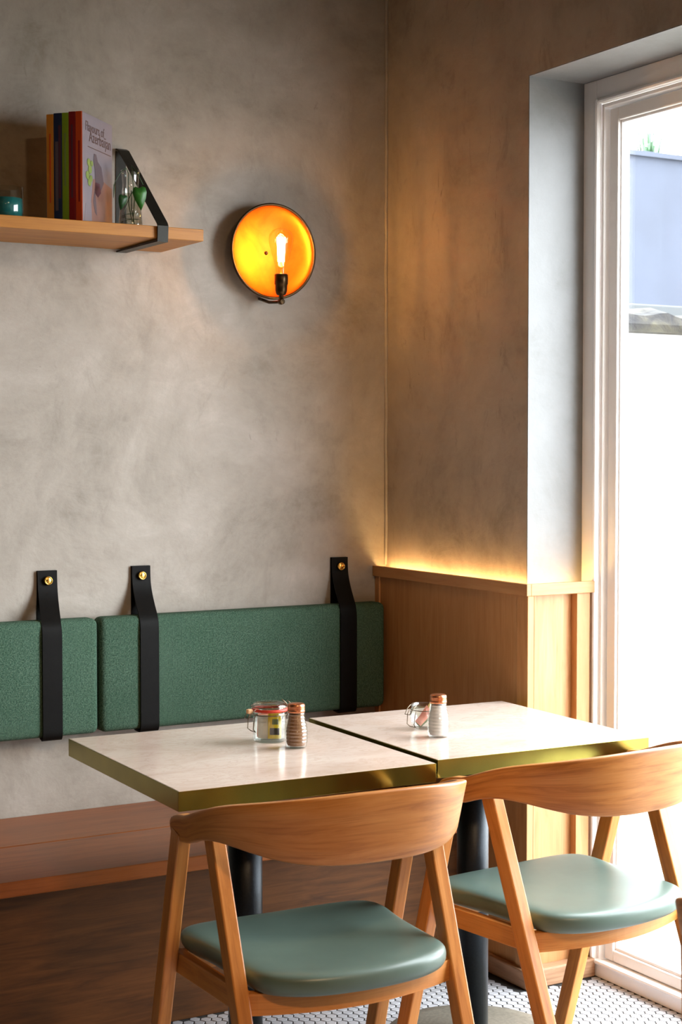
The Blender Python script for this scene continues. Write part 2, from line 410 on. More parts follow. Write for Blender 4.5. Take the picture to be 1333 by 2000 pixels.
# oak wainscot boxed in front of the right wall, with its cap hiding a light strip
m = MB()
m.box(-0.034, -0.022, -0.705, -0.001, 0.0, 1.008, 2)                      # long panel, facing the room
m.box(-0.022, 0.172, -0.727, -0.715, 0.0, 1.008, 2)                       # short panel in the reveal
wp = S(m.build('trim_3', M['oakpanel']))
m = MB(); m.box(-0.040, -0.020, -0.750, -0.703, 0.0, 1.008, 2, 0.0015); m.build('corner_stile', M['oakpanel'], wp)
m = MB(); m.box(-0.020, -0.015, -0.750, -0.727, 0.0, 1.008, 2, 0.001); m.build('corner_stile', M['oakpanel'], wp)
m = MB(); m.box(-0.040, -0.034, -0.024, -0.001, 0.0, 1.008, 2, 0.001); m.build('wall_stile', M['oakpanel'], wp)
m = MB(); m.box(0.118, 0.160, -0.750, -0.727, 0.0, 1.008, 2, 0.001); m.build('end_post', M['oakpanel'], wp)
m = MB(); m.box(-0.048, -0.034, -0.757, -0.001, 1.008, 1.038, 1, 0.0012); m.box(-0.034, 0.170, -0.757, -0.743, 1.008, 1.038, 0, 0.0012)
m.box(-0.034, 0.0, -0.743, -0.001, 1.008, 1.014, 1); m.box(0.0, 0.170, -0.743, -0.694, 1.008, 1.014, 0)
m.build('cap_rail', M['oakpanel'], wp)
m = MB(); m.box(-0.026, -0.014, -0.712, -0.02, 1.014, 1.020, 1); m.box(-0.014, 0.15, -0.726, -0.714, 1.014, 1.020, 0)
tag(m.build('light_strip', M['led'], wp), 'glowing warm light strip')
m = MB(); m.box(-0.052, -0.034, -0.765, -0.60, 0.0, 0.048, 1, 0.004); m.box(-0.052, -0.034, -0.60, -0.001, 0.0, 0.048, 1, 0.004)
m.box(-0.034, 0.174, -0.765, -0.727, 0.0, 0.048, 0, 0.004)
S(m.build('baseboard_right', M['skirt']))

# ------------------------------------------------------------------ bench
BZ = 0.420
bn = empty('bench', (-2.3, -0.3, 0)); tag(bn, 'long built-in brown wooden bench running along the plastered wall', 'bench')
def bpart(name, x0, x1, y0, y1, z0, z1, g, mat, bev=0.003):
    m = MB(); m.box(x0 + 2.3, x1 + 2.3, y0 + .3, y1 + .3, z0, z1, g, bev); return m.build(name, mat, bn)
bpart('seat_board', RX + .01, -0.055, -0.297, -0.003, BZ - .036, BZ, 0, M['bench'])
bpart('seat_board', RX + .01, -0.055, -0.604, -0.299, BZ - .036, BZ - 0.0005, 0, M['bench'])
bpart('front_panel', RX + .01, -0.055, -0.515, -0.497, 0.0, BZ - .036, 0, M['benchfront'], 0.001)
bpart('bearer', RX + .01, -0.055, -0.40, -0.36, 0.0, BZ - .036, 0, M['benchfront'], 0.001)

# ------------------------------------------------------------------ cushions and straps
def cushion(name, x0, x1, label):
    b = bmesh.new(); b.loops.layers.uv.verify(); bmesh.ops.create_cube(b, size=1)
    z0, z1, y0, y1 = 0.632, 0.936, -0.074, -0.006
    for v in b.verts: v.co = Vector(((x0 + x1) / 2 + v.co.x * (x1 - x0), (y0 + y1) / 2 + v.co.y * (y1 - y0), (z0 + z1) / 2 + v.co.z * (z1 - z0)))
    bmesh.ops.bevel(b, geom=list(b.edges), offset=0.018, segments=4, affect='EDGES', profile=0.5)
    b.normal_update(); uvbox(b, 2)
    for f in b.faces: f.smooth = True
    m = MB(); m.join(b); o = m.build(name, M['tweed'])
    return tag(o, label, 'cushion', 'green back cushions')
cushion('back_cushion', -0.926, -0.046, 'wide green herringbone back cushion in the corner, held by two straps')
cushion('back_cushion', -1.83, -0.932, 'green herringbone back cushion at the left edge, held by one visible strap')
def strap(xw, xf, ztop, label):
    """xw: centre at the wall, xf: centre at the cushion front"""
    s = empty('leather_strap', (xw, -0.006, ztop)); tag(s, label, 'strap', 'leather cushion straps')
    w = 0.0265; th = 0.004
    path = [(-0.010, ztop), (-0.0105, ztop - .03), (-0.014, ztop - .05), (-0.026, ztop - .075), (-0.052, ztop - .108), (-0.074, ztop - .133), (-0.0805, ztop - .15), (-0.0815, ztop - .18), (-0.0815, ztop - .30),
            (-0.0815, 0.66), (-0.0815, 0.640), (-0.076, 0.627), (-0.064, 0.623), (-0.02, 0.623)]
    for _ in range(2):      # rounded, like leather
        q = [path[0]]
        for a, c in zip(path[:-1], path[1:]): q += [(a[0] * .75 + c[0] * .25, a[1] * .75 + c[1] * .25), (a[0] * .25 + c[0] * .75, a[1] * .25 + c[1] * .75)]
        path = q + [path[-1]]
    b = MB(); b.strip(path, -w, w, th)
    for v in b.bm.verts:
        k = min(1, max(0, (-v.co.y - 0.012) / 0.062)); v.co.x += (xf - xw) * k
        v.co.y += 0.006; v.co.z -= ztop
    o = b.build('front_band', M['strap'], s)
    for p in o.data.polygons: p.use_smooth = abs(p.normal.x) < .9
    o.data.set_sharp_from_angle(angle=.7)
    b = MB(); b.strip([(-0.0015, ztop), (-0.0015, ztop - .16)], -w, w, 0.004)
    for v in b.bm.verts: v.co.y += 0.006; v.co.z -= ztop
    b.build('rear_band', M['strap'], s)
    b = MB(); b.lathe([(0.0, 0.0030), (0.0072, 0.0030), (0.0078, 0.0026), (0.0084, 0.0040), (0.0098, 0.0048), (0.0112, 0.0036), (0.0118, 0.0012), (0.0118, -0.004), (0, -0.004)], 24, M=TR((0, -0.0105, -0.026)) @ Matrix.Rotation(PI / 2, 4, 'X'))
    b.build('brass_rivet', M['brassbtn'], s)
    return s
strap(-1.049, -1.062, 1.062, 'black leather strap with brass rivet nearest the left edge')
strap(-0.784, -0.790, 1.065, 'black leather strap with brass rivet beside the seam between cushions')
strap(-0.164, -0.175, 1.067, 'black leather strap with brass rivet nearest the room corner')

# ------------------------------------------------------------------ tables
def table(fl, w, d, r, z, pc, label):
    t = empty('cafe_table', (fl[0], fl[1], 0), r); tag(t, label, 'table', 'square cafe tables')
    th = 0.039
    m = MB(); m.box(0.0015, w - .0015, 0.0015, d - .0015, z - 0.02, z, 0, 0.0008); m.build('marble_top', M['marble'], t)
    m = MB(); m.box(0, w, 0, 0.003, z - th, z - .0008, 0, 0.0006); m.box(0, w, d - .003, d, z - th, z - .0008, 0, 0.0006)
    m.box(0, 0.003, 0.003, d - .003, z - th, z - .0008, 1, 0.0006); m.box(w - .003, w, 0.003, d - .003, z - th, z - .0008, 1, 0.0006)
    m.build('brass_edging', M['brass'], t)
    m = MB(); m.box(0.004, w - .004, 0.004, d - .004, z - th + .004, z - .021, 0); m.build('underboard', M['benchfront'], t)
    px_, py_ = w / 2 + pc[0], d / 2 + pc[1]
    m = MB(); m.lathe([(0.037, 0.012), (0.037, z - th)], 40, M=TR((px_, py_, 0)), cap=True); m.build('pedestal_column', M['blackmetal'], t)
    m = MB(); m.lathe([(0, 0.0), (0.205, 0.0), (0.208, 0.006), (0.203, 0.011), (0.17, 0.014), (0.06, 0.018), (0.045, 0.024), (0.0, 0.024)], 64, M=TR((px_, py_, 0))); m.build('round_base', M['basemetal'], t)
    m = MB(); m.box(px_ - .12, px_ + .12, py_ - .12, py_ + .12, z - th - .006, z - th + .003, 0, 0.001); m.build('top_plate', M['blackmetal'], t)
    return t
TZ = 0.735
table((-1.242, -1.270), 0.573, 0.630, -0.024, TZ, (0, 0), 'square cream marble table with brass edge, left one, under the pepper shaker')
table((-0.648, -1.257), 0.557, 0.588, -0.030, TZ, (0, 0), 'square cream marble table with brass edge, beside the door, under the salt shaker')

# ------------------------------------------------------------------ chairs
A_, B_, YC, LEAN, NE = 0.2484, 0.2906, 0.0617, 0.1827, 2.5392
ZT = (0.7022, 0.1849, -0.1813, 0.0828); ZB = (0.647, 0.2239, -0.3813, 0.1689)
def band_mb():
    st = []   # stations: (function of z-> point), ztop, zbot, thickness
    def pt(ph, z, inset):
        off = (z - .62) * LEAN - inset; c, s = math.cos(ph), math.sin(ph); e = 2 / NE
        return Vector(((A_ + off) * (1 if c >= 0 else -1) * abs(c) ** e, YC - (B_ + off) * s ** e, z))
    zt = lambda s: ZT[0] + ZT[1] * s + ZT[2] * s * s + ZT[3] * s ** 3
    zb = lambda s: ZB[0] + ZB[1] * s + ZB[2] * s * s + ZB[3] * s ** 3
    N = 56; phs = [0.0] + [PI * (i / N) ** 1.0 for i in range(1, N)] + [PI]
    stations = []
    for yy, dz in ((0.046, 0.026), (0.043, 0.018), (0.034, 0.011), (0.018, 0.005)): stations.append((0.0, yy, dz))
    for i, ph in enumerate(phs):
        if ph < PI / 2: pass
        stations.append((ph, 0.0, 0.0))
    for yy, dz in ((0.018, 0.005), (0.034, 0.011), (0.043, 0.018), (0.046, 0.026)): stations.append((PI, yy, dz))
    b = bmesh.new(); uv = b.loops.layers.uv.verify(); rows = []; L = 0; prev = None; Ls = []
    for ph, yy, dz in stations:
        s = math.sin(ph); sq = math.sqrt(s * s + .0025); T, Bz = zt(sq) - dz, zb(sq); k = s ** 0.6
        th = 0.026 * (1 - k) + 0.017 * k
        # cross-section loop: outer bottom -> outer top -> inner top -> inner bottom, rounded
        r = 0.004; zs = [Bz + r, Bz + (T - Bz) * .25, Bz + (T - Bz) * .5, Bz + (T - Bz) * .75, T - r]
        loop = [pt(ph, z, 0) for z in zs]
        loop += [pt(ph, T - r * .3, r * .3), pt(ph, T, r), pt(ph, T, th - r), pt(ph, T - r * .3, th - r * .3)]
        loop += [pt(ph, z, th) for z in reversed(zs)]
        loop += [pt(ph, Bz + r * .3, th - r * .3), pt(ph, Bz, th - r), pt(ph, Bz, r), pt(ph, Bz + r * .3, r * .3)]
        loop = [p + Vector((0, yy, 0)) for p in loop]
        mid = loop[2]
        if prev is not None: L += (mid - prev).length
        prev = mid; Ls.append(L); rows.append([b.verts.new(p) for p in loop])
    n = len(rows[0]); per = [0]
    for k in range(1, n + 1): per.append(per[-1] + (rows[30][k % n].co - rows[30][k - 1].co).length)
    for i in range(len(rows) - 1):
        for k in range(n):
            f = b.faces.new([rows[i][k], rows[i][(k + 1) % n], rows[i + 1][(k + 1) % n], rows[i + 1][k]]); f.smooth = True
            for l, (a, c) in zip(f.loops, ((i, k), (i, k + 1), (i + 1, k + 1), (i + 1, k))): l[uv].uv = (Ls[a], per[c] + 0.4 * (Ls[a] - .45) ** 2 * 0.25)
    b.faces.new(rows[0]); b.faces.new(rows[-1]); bmesh.ops.recalc_face_normals(b, faces=b.faces)
    m = MB(); m.join(b); return m
def pad_mb():
    # half outline (x>=0) from the front centre to the back centre
    H = [(0.0, 0.222), (0.10, 0.221), (0.165, 0.214), (0.200, 0.198), (0.216, 0.172), (0.217, 0.13), (0.209, 0.08), (0.203, 0.03), (0.201, -0.03), (0.200, -0.09), (0.196, -0.135), (0.178, -0.168), (0.14, -0.193), (0.09, -0.210), (0.0, -0.219)]
    O = H + [(-x, y) for x, y in reversed(H[1:-1])]
    c = Vector((0, 0.0)); b = bmesh.new(); b.loops.layers.uv.verify(); rows = []
    def h(x, y): return 0.0045 * (abs(x) / .2) ** 2.2 - 0.003 * max(0, (y - .1) / .12) ** 2 + 0.004 * max(0, (-y - .05) / .15) ** 2
    for sc, z in ((0.80, 0.421), (0.90, 0.421), (0.955, 0.4235), (0.985, 0.430), (1.0, 0.439), (0.998, 0.447), (0.985, 0.453), (0.955, 0.4575), (0.90, 0.460), (0.78, 0.4605), (0.6, 0.459), (0.4, 0.4575), (0.2, 0.4565)):
        rows.append([b.verts.new((x * sc, y * sc, z + (h(x * sc, y * sc) if z > .445 else 0))) for x, y in O])
    n = len(O)
    for i in range(len(rows) - 1):
        for k in range(n): f = b.faces.new([rows[i][k], rows[i][(k + 1) % n], rows[i + 1][(k + 1) % n], rows[i + 1][k]]); f.smooth = True
    b.faces.new(rows[0]); f = b.faces.new(rows[-1]); f.smooth = True
    bmesh.ops.recalc_face_normals(b, faces=b.faces); b.normal_update(); uvbox(b, 0); m = MB(); m.join(b); return m
def make_chair(label):
    c = empty('dining_chair'); tag(c, label, 'chair', 'oak dining chairs with curved backs')
    band_mb().build('curved_backrest', M['oakband'], c)
    o = pad_mb().build('seat_pad', M['seat'], c); md = o.modifiers.new('sub', 'SUBSURF'); md.levels = 1; md.render_levels = 2
    for s in (-1, 1):
        m = MB(); m.beam((s * .243, .2754, 0.0), (s * .2470, .0975 - .287 * .055, 0.676), .028, .036); m.build('leg', M['oak'], c)
        m = MB(); m.beam((s * .218, -.2735, 0.0), (s * .2235, -.0408 + .375 * .062, 0.682), .028, .036); m.build('leg', M['oak'], c)
    m = MB()
    for s in (-1, 1): m.beam((s * .222, .168, .406), (s * .208, -.118, .406), .020, .040, 1, 2, 0.002)
    m.box(-.235, .235, .146, .166, .386, .426, 0, 0.002)
    # bowed back rail
    b = bmesh.new(); uv = b.loops.layers.uv.verify(); rows = []; N = 20
    for i in range(N + 1):
        x = -.212 + .424 * i / N; y = -.125 - .047 * math.cos(x / .212 * PI / 2) ** 0.9 if abs(x) < .211 else -.125
        rows.append([b.verts.new((x, y + dy, z)) for dy, z in ((0, .385), (0, .424), (.022, .424), (.022, .385))])
    for i in range(N):
        for k in range(4):
            f = b.faces.new([rows[i][k], rows[i][(k + 1) % 4], rows[i + 1][(k + 1) % 4], rows[i + 1][k]])
    b.faces.new(rows[0]); b.faces.new(rows[-1]); bmesh.ops.recalc_face_normals(b, faces=b.faces); b.normal_update(); uvbox(b, 0); m.join(b)
    m.build('seat_frame', M['oak'], c)
    return c
c1 = make_chair('oak chair with grey-green seat at the left table'); c1.location = (-1.017, -1.415, 0); c1.rotation_euler.z = -0.0375
c2 = copy_tree(c1); c2['label'] = 'oak chair with brighter grey-green seat, in front of the glass door'; c2.location = (-0.386, -1.354, 0); c2.rotation_euler.z = 0.0933
c3 = copy_tree(c1); c3['label'] = 'oak chair mostly out of frame, its curved back just showing at the right edge'
c3.location = (-0.709, -2.449, 0); c3.rotation_euler.z = 5.4978

# ------------------------------------------------------------------ shelf, bracket and what stands on it
SZ = 1.942
sh = empty('wall_shelf', (-1.8, -0.13, SZ)); tag(sh, 'oak board shelf fixed high on the plastered wall', 'shelf')
m = MB(); m.box(-1.1, 1.083, -.140, .128, -.030, 0, 0, 0.0015); m.build('shelf_board', M['shelf'], sh)
m = MB(); y0 = -0.276 + .13
path = [(.128, .232), (.124, .232), (.108, .226), (y0 + .004, .006), (y0, .000), (y0, -.034), (.128, -.034)]
m.strip(path, -.848 + 1.8, -.819 + 1.8, -.004); m.strip([(.1275, .230), (.1275, 0.001)], -.848 + 1.8, -.819 + 1.8, .003)
m.build('metal_bracket', M['bracket'], sh)

def book(name, loc, rz, w, h, t, mat, label, spine_marks=(), cover=None):
    """local: spine in plane y=0 facing -y; x = thickness, y = cover width"""
    b = empty(name, loc, rz); tag(b, label, 'book', 'cookbooks on the shelf')
    m = MB(); c = .0025
    m.box(0, c, 0, w, 0, h, 2, .0006); m.box(t - c, t, 0, w, 0, h, 2, .0006); m.box(c * .8, t - c * .8, 0, c, 0, h, 2, .0004)
    m.build('cover', [mat], b)
    m = MB(); m.box(c, t - c, c, w - .004, .003, h - .003, 2); m.build('page_block', M['pages'], b)
    for (x0, x1, z0, z1, mt) in spine_marks:
        m = MB(); m.box(x0, x1, -.0003, .0001, z0, z1, 2); m.build('spine_print', mt, b)
    return b
RB = PI / 4
def brow(i_off):   # books stand in a row along the direction (-.7,.7); i_off measured from the front corner
    k = Vector((-0.7071, 0.7071)); return (-1.036 + k.x * i_off, -0.248 + k.y * i_off, SZ)
# local x (thickness) must run along (+.7,-.7): rz=-45deg, spine normal (-y local) -> (-.7,-.7)
ts = [('vermilion', .0175, .272), ('maroon', .0185, .272), ('lime', .018, .270), ('navy', .0225, .270), ('orange', .0195, .268)]
lab = {'vermilion': 'pale-covered cookbook with vermilion spine, rightmost, its cover facing the room', 'maroon': 'cookbook with a dark red spine, second from the right',
       'lime': 'cookbook with a lime green spine in the middle of the row', 'navy': 'cookbook with a dark navy spine between green and yellow ones', 'orange': 'cookbook with an orange-yellow spine, leftmost of the row'}
off = 0
for nm, t_, h_ in ts:
    marks = []
    if nm == 'navy': marks = [(.004, .012, .03, .2, M['dusk']), (.013, .019, .06, .24, M['plum'])]
    if nm == 'maroon': marks = [(.006, .011, .06, .24, M['plum'])]
    if nm == 'lime': marks = [(.006, .0105, .09, .22, M['leafprint'])]
    if nm == 'vermilion': marks = [(.007, .011, .05, .2, M['maroon'])]
    if nm == 'orange': marks = [(.008, .0115, .05, .22, M['vermilion'])]
    off += t_; b = book('book', brow(off), -RB, .187, h_, t_ - .0006, M[nm], lab[nm], marks)
    if nm == 'vermilion':
        X = t_ - .0006; w = .187
        m = MB(); m.box(X, X + .0006, .0015, w - .0005, .0005, h_ - .0005, 2); m.build('front_cover_sheet', M['cover'], b)
        def art(pts, mat, d=0.0):    # pts (along cover 0..1, up 0..1)
            Mx = Matrix(((0, 0, 1, X + .0006 + d), (1, 0, 0, 0), (0, 1, 0, 0), (0, 0, 0, 1)))
            mm = MB(); mm.poly([(u * w, v * h_) for u, v in pts], .0003, Mx); mm.build('cover_picture', mat, b)
        art([(.30, .01), (.28, .20), (.34, .42), (.55, .46), (.80, .42), (.98, .40), (.98, .01)], M['rose'], .0)
        art([(.05, .01), (.30, .01), (.28, .2), (.10, .18)], M['cover'], .0002)
        art([(.42, .38), (.40, .52), (.36, .60), (.38, .66), (.45, .66), (.50, .60), (.62, .56), (.70, .42), (.60, .34)], M['dusk'], .0004)
        art([(.40, .30), (.42, .40), (.56, .40), (.60, .32), (.50, .27)], M['plum'], .0007)
        art([(.34, .22), (.40, .34), (.44, .20), (.46, .10), (.40, .12)], M['dusk'], .0006)
        for (a, c_, q) in ((.16, .44, .05), (.24, .50, .05), (.20, .56, .045), (.27, .42, .04), (.22, .38, .045), (.30, .56, .035)):
            art([(a + q * math.cos(k * PI / 4) * 1.2, c_ + q * math.sin(k * PI / 4) * .8) for k in range(8)], M['leafprint'], .0009 + q * .002)
        for txt, u, v_, size in (('Flavours of', .10, .845, .034), ('Azerbaijan', .22, .755, .040)):
            cu = bpy.data.curves.new('title_text', 'FONT'); cu.body = txt; cu.size = size; cu.extrude = .0002; cu.resolution_u = 3
            to = bpy.data.objects.new('title_text', cu); COL.objects.link(to); bpy.context.view_layer.update()
            me = bpy.data.meshes.new_from_object(to.evaluated_get(bpy.context.evaluated_depsgraph_get())); bpy.data.objects.remove(to)
            xs = [q.co.x for q in me.vertices]; wd = (0.72 if 'Az' in txt else .62) * w / (max(xs) - min(xs))
            me.transform(Matrix(((0, 0, 1, X + .0010), (wd, 0, 0, u * w), (0, 1, 0, v_ * h_), (0, 0, 0, 1)))); me.materials.clear(); me.materials.append(M['ink'])
            o = bpy.data.objects.new('title_text', me); COL.objects.link(o); o.parent = b
        art([(.18, .700), (.18, .707), (.95, .707), (.95, .700)], M['ink'], .0002)

def vase_set():
    v = empty('glass_vase', (-0.878, -0.175, SZ)); tag(v, 'small clear waisted glass vase with water at the shelf end', 'vase')
    prof = [(0, .002), (.026, .002), (.031, .006), (.031, .012), (.028, .045), (.0225, .09), (.0205, .112), (.022, .135), (.0245, .150), (.0235, .150), (.0212, .135), (.0197, .112), (.0215, .09), (.0265, .05), (.0295, .014), (.0, .010)]
    m = MB(); m.lathe(prof, 32); m.build('vase_body', M['jarglass'], v)
    m = MB(); m.lathe([(0, .011), (.0285, .0145), (.0255, .05), (.0205, .09), (.0, .09)], 24); m.build('water', glassy('water', (0.86, 0.84, 0.78, 1), .6, 0.0), v)
    p = empty('vine_cutting', (-0.878, -0.175, SZ)); tag(p, 'green vine cutting with heart-shaped leaves standing in the glass vase', 'plant')
    c = lambda x, y, z: Vector((x, y, z))
    stems = [[c(.004, 0, .02), c(-.006, -.004, .06), c(-.008, -.006, .10), c(-.010, -.012, .140), c(-.024, -.030, .150), c(-.044, -.040, .135), c(-.058, -.040, .112), c(-.062, -.040, .095)],
             [c(.006, 0, .02), c(.010, -.004, .08), c(.0, -.012, .135), c(-.006, -.022, .160), c(.004, -.034, .140), c(.018, -.040, .110)],
             [c(-.012, 0, .016), c(-.018, -.004, .05), c(-.004, -.008, .085), c(.002, -.020, .10)], [c(.012, .004, .015), c(.004, .002, .05), c(.002, 0, .10)]]
    m = MB()
    for s in stems: m.tube(s, .0011, 6)
    m.tube([c(.022 * math.cos(a * .5), .022 * math.sin(a * .5), .012 + a * .0012) for a in range(26)], .0008, 5)
    m.build('stem', M['leafdark'], p)
    def leaf(at, size, rx, ry, rz, mat):
        O = [(0, 0), (.2, .10), (.36, .0), (.40, -.25), (.32, -.6), (.16, -.95), (0, -1.25)]; O = O + [(-x, y) for x, y in reversed(O[1:-1])]
        b = bmesh.new(); b.loops.layers.uv.verify(); mid = [(0, y) for y in (0, -.25, -.55, -.8)]
        vs = [b.verts.new((x * size, -.16 * abs(x) * size, y * size)) for x, y in O]; cv = b.verts.new((0, .02 * size, -.4 * size))
        for i in range(len(vs)):
            f = b.faces.new([vs[i], vs[(i + 1) % len(vs)], cv]); f.smooth = True
        r = bmesh.ops.extrude_face_region(b, geom=list(b.faces)); bmesh.ops.translate(b, verts=[e for e in r['geom'] if isinstance(e, bmesh.types.BMVert)], vec=(0, .0007, 0))
        bmesh.ops.recalc_face_normals(b, faces=b.faces); b.normal_update(); uvbox(b, 2)
        mm = MB(); mm.join(b, TR(at) @ Matrix.Rotation(rz, 4, 'Z') @ Matrix.Rotation(ry, 4, 'Y') @ Matrix.Rotation(rx, 4, 'X')); mm.build('leaf', mat, p)
    leaf(c(-.062, -.041, .100), .026, 0, .3, 1.1, M['leafdark'])
    leaf(c(-.036, -.040, .078), .030, .2, .15, -.1, M['leafdark'])
    leaf(c(.006, -.042, .100), .045, .1, -.1, -.3, M['leaf'])
vase_set()
cu_ = empty('candle_glass', (-1.203, -0.16, SZ)); tag(cu_, 'clear glass tumbler holding teal wax at the left edge of the shelf', 'candle')
m = MB(); m.lathe([(0, .002), (.040, .002), (.043, .006), (.044, .082), (.0425, .083), (.0415, .008), (0, .007)], 32); m.build('glass_cup', M['jarglass'], cu_)
m = MB(); m.lathe([(0, .009), (.040, .009), (.041, .055), (.0, .057)], 32); m.build('wax', M['teal'], cu_)

# ------------------------------------------------------------------ wall lamp
DX, DZ, DR, DY = -0.403, 1.928, 0.1285, -0.055
lp = empty('wall_lamp', (DX, 0, DZ)); tag(lp, 'round copper dish wall lamp with a bare glowing filament bulb', 'lamp')
RX90 = Matrix.Rotation(PI / 2, 4, 'X')      # lathe axis z -> -y
prof_in = [(0, .010)] + [(DR * math.sin(a) * 1.0, .010 + .045 * (1 - math.cos(a)) ** 0.9) for a in [PI / 2 * k / 12 for k in range(1, 13)]]
prof_out = [(r * 1.0, z - .0025) for r, z in prof_in]
m = MB(); m.lathe(prof_in, 64, M=RX90); m.build('dish_inside', M['copper'], lp)
m = MB(); m.lathe([(0, .004)] + [(r + .001, z - .003) for r, z in prof_in[1:]] + [(DR + .0045, .054), (DR + .0045, .058), (DR + .001, .0605), (DR - .003, .0585), (DR - .003, .0550)], 64, M=RX90); m.build('dish_rim', M['bronze'], lp)
m = MB(); m.lathe([(0, -.000), (.04, -.000), (.04, .006), (0, .006)], 32, M=RX90); m.build('wall_plate', M['bronze'], lp)
m = MB(); m.lathe([(0, .0165), (.003, .016), (.0052, .013), (.0055, .010)], 16, M=RX90); m.box(-.004, .004, -.0172, -.0160, -.0006, .0006); m.build('centre_screw', M['bronze'], lp)
BX, BY = -0.409 - DX, -0.112
m = MB(); m.tube([(BX - .012, -.004, -.128), (BX - .012, -.03, -.134), (BX - .010, -.06, -.142), (BX - .004, -.09, -.1435), (BX, BY, -.1435)], .0042, 10); m.lathe([(0, -.0085), (.006, -.006), (.0085, 0), (.006, .006), (0, .0085)], 20, M=TR((BX, BY, -.1435)))
m.lathe([(.0042, -.008), (.0075, -.008), (.0075, .008), (.0042, .008)], 16, M=TR((BX, BY, -.1435)) @ Matrix.Rotation(PI / 2, 4, 'X')); m.build('bent_arm', M['bronze'], lp)
m = MB(); m.lathe([(0, -.140), (.006, -.140), (.006, -.127), (.012, -.125), (.015, -.119), (.0168, -.113), (.0168, -.098), (.019, -.096), (.019, -.070), (.017, -.068), (0, -.068)], 28, M=TR((BX, BY, 0)))
m.build('lamp_socket', M['bronze'], lp)
m = MB(); m.lathe([(.013, -.070), (.0145, -.055), (.019, -.035), (.0265, -.010), (.0325, .012), (.0345, .026), (.032, .040), (.023, .051), (.012, .0555), (.004, .0575), (0, .060)], 32, M=TR((BX, BY, 0)))
bulb = m.build('glass_bulb', M['bulbglass'], lp)
m = MB(); n = 9
for k in range(n * 2):
    a0 = 2 * PI * k / (n * 2); a1 = 2 * PI * (k + 1) / (n * 2); z0, z1 = (-.034, .032) if k % 2 == 0 else (.032, -.034)
    r0 = .0085 if z0 < 0 else .0115; r1 = .0085 if z1 < 0 else .0115
    m.tube([(BX + r0 * math.cos(a0), BY + r0 * math.sin(a0), z0), (BX + r1 * math.cos(a1), BY + r1 * math.sin(a1), z1)], .0007, 5)
tag(m.build('filament', M['filament'], bulb), 'glowing zigzag filament')
m = MB(); m.tube([(BX, BY, -.07), (BX, BY, .028)], .0018, 8); m.lathe([(.0, -.045), (.007, -.047), (.009, -.066), (0, -.067)], 12, M=TR((BX, BY, 0))); m.build('glass_stem', M['bulbglass'], bulb)

# ------------------------------------------------------------------ table-top jars
def shaker(loc, fill, label):
    s = empty('shaker', loc); tag(s, label, 'shaker', 'ribbed glass shakers with copper lids')
    prof = [(0, .001), (.021, .001), (.0225, .004), (.023, .009)]
    R = lambda z: .0178 + .0062 * (0.5 - 0.5 * math.cos(min(1, max(0, (.080 - z) / .048)) * PI)) - .0012 * max(0, (.03 - z) / .03)
    n = 9
    for k in range(n * 6 + 1):
        z = .010 + .068 * k / (n * 6); prof.append((R(z) + .0009 * abs(math.sin(PI * k / 6)), z))
    inner = [(max(0, r - .0022), max(z, .006)) for r, z in prof[4:]]
    m = MB(); m.lathe(prof + list(reversed(inner)) + [(0, .006)], 36); m.build('ribbed_glass', M['jarglass'], s)
    m = MB(); m.lathe([(0, .0065), (.019, .0065)] + [(r - .0008, z) for r, z in inner if z < .073] + [(0, .073)], 32); m.build('contents', fill, s)
    m = MB(); m.lathe([(.0165, .077), (.0190, .0775), (.0192, .082), (.0184, .083), (.0192, .085), (.0184, .0875), (.0190, .0895), (.0186, .0945), (.0165, .0965), (0, .0972)], 32)
    m.build('lid', M['copperlid'], s); return s
shaker((-0.838, -0.990, TZ), M['pepper'], 'ribbed glass shaker of brown pepper with a copper lid')
shaker((-0.502, -1.038, TZ), M['salt'], 'ribbed glass shaker of white salt with a copper lid')

def packet(parent, loc, rx, ry, rz, w, h, mat, stripe=None):
    Mx = TR(loc) @ Matrix.Rotation(rz, 4, 'Z') @ Matrix.Rotation(ry, 4, 'Y') @ Matrix.Rotation(rx, 4, 'X')
    p = MB(); b = bmesh.new(); b.loops.layers.uv.verify(); bmesh.ops.create_grid(b, x_segments=5, y_segments=6, size=.5)
    for v in b.verts:
        x, y = v.co.x, v.co.y; bul = .0025 * max(0, 1 - (abs(x) * 2) ** 2) * max(0, 1 - (abs(y) * 2) ** 4); v.co = Vector((x * w, -bul, y * h))
    r = bmesh.ops.extrude_face_region(b, geom=list(b.faces)); 
    for e in r['geom']:
        if isinstance(e, bmesh.types.BMVert): e.co.y = -e.co.y + .0006
    bmesh.ops.recalc_face_normals(b, faces=b.faces); b.normal_update(); uvbox(b, 2); p.join(b, Mx); o = p.build('packet_body', mat, parent)
    if stripe:
        for (z0, z1, x0, x1, mt) in stripe:
            q = MB(); q.box(x0, x1, -.0036, -.0030, z0, z1, 2, M=Mx); q.build('packet_print', mt, parent)
def clip_wires(m, R, z, ang):
    """the toggle clip of a preserving jar on the side at angle ang"""
    Mx = Matrix.Rotation(ang, 4, 'Z')
    m.tube([(R + .002, -.012, z), (R + .008, -.013, z - .012), (R + .010, -.012, z - .034), (R + .003, -.010, z - .040), (R + .003, .010, z - .040), (R + .010, .012, z - .034), (R + .008, .013, z - .012), (R + .002, .012, z)], .0011, 6, M=Mx)
    m.tube([(R + .001, -.010, z + .010), (R + .012, -.010, z + .002), (R + .020, -.008, z - .010), (R + .020, .008, z - .010), (R + .012, .010, z + .002), (R + .001, .010, z + .010)], .0011, 6, M=Mx)
j = empty('clip_top_jar', (-0.852, -0.893, TZ)); tag(j, 'closed glass clip-top jar with red seal and yellow packets inside', 'jar')
R = .0385
